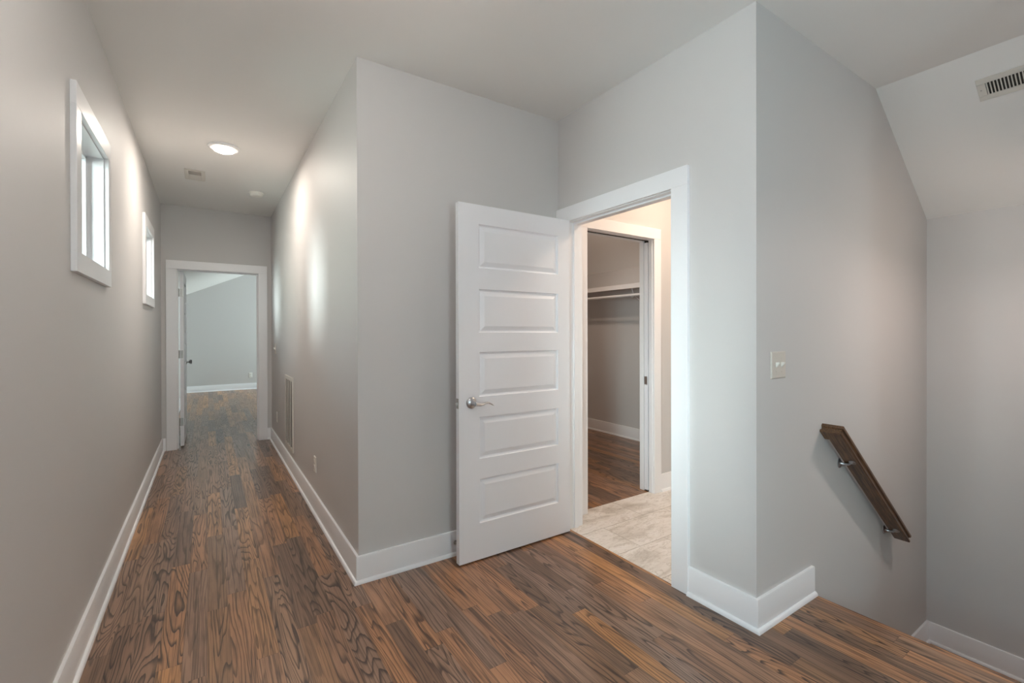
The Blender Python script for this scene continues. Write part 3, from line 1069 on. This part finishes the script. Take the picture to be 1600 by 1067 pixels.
# smoke detector
t = thing('smoke_detector', 'round white smoke detector on the hallway ceiling near the far end', 'smoke detector', (0.415, 5.40, ZC))
bm = NBM()
lathe(bm, [(0.070, 0.0), (0.070, -0.008), (0.066, -0.012), (0.060, -0.013)], (0.415, 5.40, ZC), seg=36)
obj('mounting_plate', bm, m_plastic, t, smooth=True)
bm = NBM()
lathe(bm, [(0.062, -0.011), (0.060, -0.024), (0.050, -0.033), (0.030, -0.036), (0.0, -0.037)], (0.415, 5.40, ZC), seg=36)
obj('housing', bm, m_plastic, t, smooth=True)

# ------------------------------------------------------------------ register on the sloped stair ceiling
SV = Vector((XF - XS1, 0, ZF - ZC)).normalized()       # down the slope
NV = Vector((SV.z, 0, -SV.x))                          # into the room (down)
if NV.z > 0:
    NV = -NV
VO = Vector((XS1, 0, ZC))
s0 = (Vector((3.451, 0, 2.661)) - VO).dot(SV)
s1 = (Vector((3.563, 0, 2.580)) - VO).dot(SV)
vy1, vy0 = 0.688, 0.318
t = thing('stair_vent', 'long slotted air register on the sloped stairwell ceiling', 'air vent', VO + SV * ((s0 + s1) / 2) + Vector((0, (vy0 + vy1) / 2, 0)))


def sbox(bm, a0, a1, b0, b1, d0, d1):
    vs = []
    for s in (a0, a1):
        for y in (b0, b1):
            for d in (d0, d1):
                p = VO + SV * s + NV * d
                vs.append(bm.verts.new((p.x, y, p.z)))
    for f in ((0, 1, 3, 2), (4, 6, 7, 5), (0, 4, 5, 1), (2, 3, 7, 6), (0, 2, 6, 4), (1, 5, 7, 3)):
        bm.faces.new([vs[i] for i in f])


q0, q1 = s0 + 0.032, s0 + 0.108
p1, p0 = vy1 - 0.034, vy0 + 0.034
bm = NBM()
sbox(bm, s0, q0, vy0, vy1, 0.0, 0.007)
sbox(bm, q1, s1, vy0, vy1, 0.0, 0.007)
sbox(bm, q0, q1, p1, vy1, 0.0, 0.007)
sbox(bm, q0, q1, vy0, p0, 0.0, 0.007)
obj('frame', bm, m_reg, t, bevel=0.002)
bm = NBM()
sbox(bm, q0, q1, p0, p1, 0.0003, 0.0012)
obj('duct_shade', bm, m_dark, t)  # dark sheet painted as the shade behind the slats
bm = NBM()
ns = 23
for i in range(ns):
    yc = p1 - (p1 - p0) * (i + 0.35) / ns
    sbox(bm, q0, q1, yc - 0.0026, yc + 0.0026, 0.002, 0.0065)
obj('slats', bm, m_reg, t, bevel=0.001)
for yy in (vy1 - 0.014, vy0 + 0.014):
    bm = NBM()
    pc = VO + SV * ((s0 + s1) / 2) + NV * 0.0065
    lathe(bm, [(0.0035, 0.0), (0.0035, 0.0012), (0.0, 0.0014)], (pc.x, yy, pc.z), NV, 10)
    obj('screw', bm, m_steel, t)

# ------------------------------------------------------------------ door stop on the baseboard behind the door
t = thing('door_stop', 'small metal door stop with dark tip on the baseboard beside the open door', 'door stop', (1.208, YA - 0.015, 0.075))
bm = NBM()
lathe(bm, [(0.012, 0.0), (0.012, 0.004), (0.005, 0.007), (0.0045, 0.060)], (1.208, YA - 0.0149, 0.075), (0, -1, 0), 16)
obj('shaft', bm, m_steel, t, smooth=True)
bm = NBM()
lathe(bm, [(0.0075, 0.058), (0.0085, 0.061), (0.0085, 0.072), (0.006, 0.076), (0.0, 0.077)], (1.208, YA - 0.0149, 0.075), (0, -1, 0), 16)
obj('rubber_tip', bm, m_rubber, t, smooth=True)['label'] = 'dark rubber tip'

# ------------------------------------------------------------------ closet shelf and rod
t = thing('closet_shelf', 'white closet shelf with hanging rod and bracket on the closet back wall', 'shelf', (XC - 0.15, 3.85, 1.81))
bm = NBM()
bx(bm, XC - 0.300, XC, YB + 0.13, 5.1, 1.845, 1.864)
obj('board', bm, m_trim, t, bevel=0.001)
bm = NBM()
bx(bm, XC - 0.318, XC - 0.300, YB + 0.13, 5.1, 1.813, 1.866)
obj('front_lip', bm, m_trim, t, bevel=0.001)
bm = NBM()
tube(bm, [(XC - 0.28, YB + 0.131, 1.738), (XC - 0.28, 5.099, 1.738)], 0.016, 16)
obj('hanging_rod', bm, m_trim, t, smooth=True)
bm = NBM()
yb_ = 3.64
bx(bm, XC - 0.008, XC, yb_ - 0.012, yb_ + 0.012, 1.56, 1.845)
tube(bm, [(XC - 0.005, yb_, 1.59), (XC - 0.10, yb_, 1.66), (XC - 0.235, yb_, 1.735), (XC - 0.27, yb_, 1.80), (XC - 0.29, yb_, 1.842)], 0.005, 8)
tube(bm, [(XC - 0.235, yb_, 1.735), (XC - 0.262, yb_, 1.716), (XC - 0.285, yb_, 1.716), (XC - 0.300, yb_, 1.73)], 0.005, 8)
obj('bracket', bm, m_trim, t)

# ------------------------------------------------------------------ lamps of the other rooms, plus an added fill behind the camera
def flush_lamp(label, x, y, z, energy, col, r=0.10):
    t = thing('ceiling_light', label, 'ceiling light', (x, y, z))
    bm = NBM()
    lathe(bm, [(r * 0.8, 0.0), (r, 0.0), (r * 1.02, -0.008), (r * 0.94, -0.022), (r * 0.82, -0.023), (r * 0.8, -0.003)], (x, y, z), seg=40)
    obj('trim_ring', bm, m_trim, t, smooth=True)
    bm = NBM()
    lathe(bm, [(r * 0.8, -0.015), (r * 0.77, -0.025), (r * 0.6, -0.036), (r * 0.3, -0.043), (0.0, -0.045)], (x, y, z), seg=40)
    obj('lens', bm, m_led, t, smooth=True)
    disk_light('lamp_glow', (x, y, z - 0.048), energy, col, 0.15)


flush_lamp('lit round flush ceiling light in the bathroom', 3.05, 1.78, ZC, 7.0, (1.0, 0.76, 0.58))
flush_lamp('round flush ceiling light inside the closet', 3.13, 3.7, ZC, 3.2, (1.0, 0.78, 0.62))
flush_lamp('added round flush fill light behind the camera, out of view', 0.9, -1.3, ZC, 4.0, (1.0, 0.92, 0.84))  # added fill lamp, lifts the near ceiling and walls

# added globe fill lamp above the picture, brightens left and front walls
gx_, gy_ = 0.30, 1.25
t = thing('globe_fill_lamp', 'added unseen globe fill lamp on the hallway ceiling, brightening the left and front walls', 'fill lamp', (gx_, gy_, ZC))
bm = NBM()
lathe(bm, [(0.065, 0.0), (0.065, -0.012), (0.05, -0.03), (0.012, -0.036), (0.012, -0.16), (0.03, -0.165), (0.03, -0.185)], (gx_, gy_, ZC), seg=32)
obj('stem', bm, m_nickel, t, smooth=True)
bm = NBM()
lathe(bm, [(0.0, -0.19), (0.028, -0.192), (0.055, -0.21), (0.068, -0.24), (0.065, -0.27), (0.045, -0.297), (0.0, -0.31)], (gx_, gy_, ZC), seg=32)
obj('globe', bm, m_led, t, smooth=True)
point_light('globe_fill', (gx_, gy_, ZC - 0.25), 3.1, (1.0, 0.96, 0.93), 0.075)

# pendant over the stair
px_, py_, pz_ = 3.40, 0.22, 1.88
t = thing('pendant_lamp', 'pendant lamp with an added light-blocking metal shade hanging over the stairwell', 'pendant lamp', (px_, py_, ZC - dz * (px_ - XS1)))
zt = ZC - dz * (px_ - XS1)
bm = NBM()
lathe(bm, [(0.05, 0.03), (0.05, -0.012), (0.04, -0.03), (0.006, -0.035)], (px_, py_, zt), seg=28)
obj('ceiling_canopy', bm, m_nickel, t, smooth=True)
bm = NBM()
tube(bm, [(px_, py_, zt - 0.03), (px_, py_, pz_ + 0.11)], 0.003, 8)
obj('cord', bm, m_dark, t)
bm = NBM()
lathe(bm, [(0.0, 0.125), (0.014, 0.12), (0.017, 0.105), (0.017, 0.062), (0.013, 0.055)], (px_, py_, pz_), seg=20)
obj('socket', bm, m_nickel, t, smooth=True)
bm = NBM()
lathe(bm, [(0.012, 0.06), (0.013, 0.045), (0.021, 0.018), (0.023, 0.0), (0.020, -0.014), (0.011, -0.022), (0.0, -0.025)], (px_, py_, pz_), seg=24)
obj('bulb', bm, m_bulb, t, smooth=True)
bm = NBM()
lathe(bm, [(0.017, 0.082), (0.030, 0.080), (0.075, 0.052), (0.0765, 0.054), (0.031, 0.083), (0.017, 0.085)], (px_, py_, pz_), seg=32)
obj('shade', bm, m_nickel, t, smooth=True)  # unseen shade, shaped to keep lamp light off the sloped ceiling
point_light('pendant_glow', (px_, py_, pz_), 1.2, (1.0, 0.83, 0.74), 0.03)
dl = disk_light('pendant_downlight', (px_, py_, pz_ - 0.035), 2.5, (1.0, 0.83, 0.74), 0.035)
dl.rotation_euler = Vector((-0.12, 0.0, -1)).to_track_quat('-Z', 'Y').to_euler()
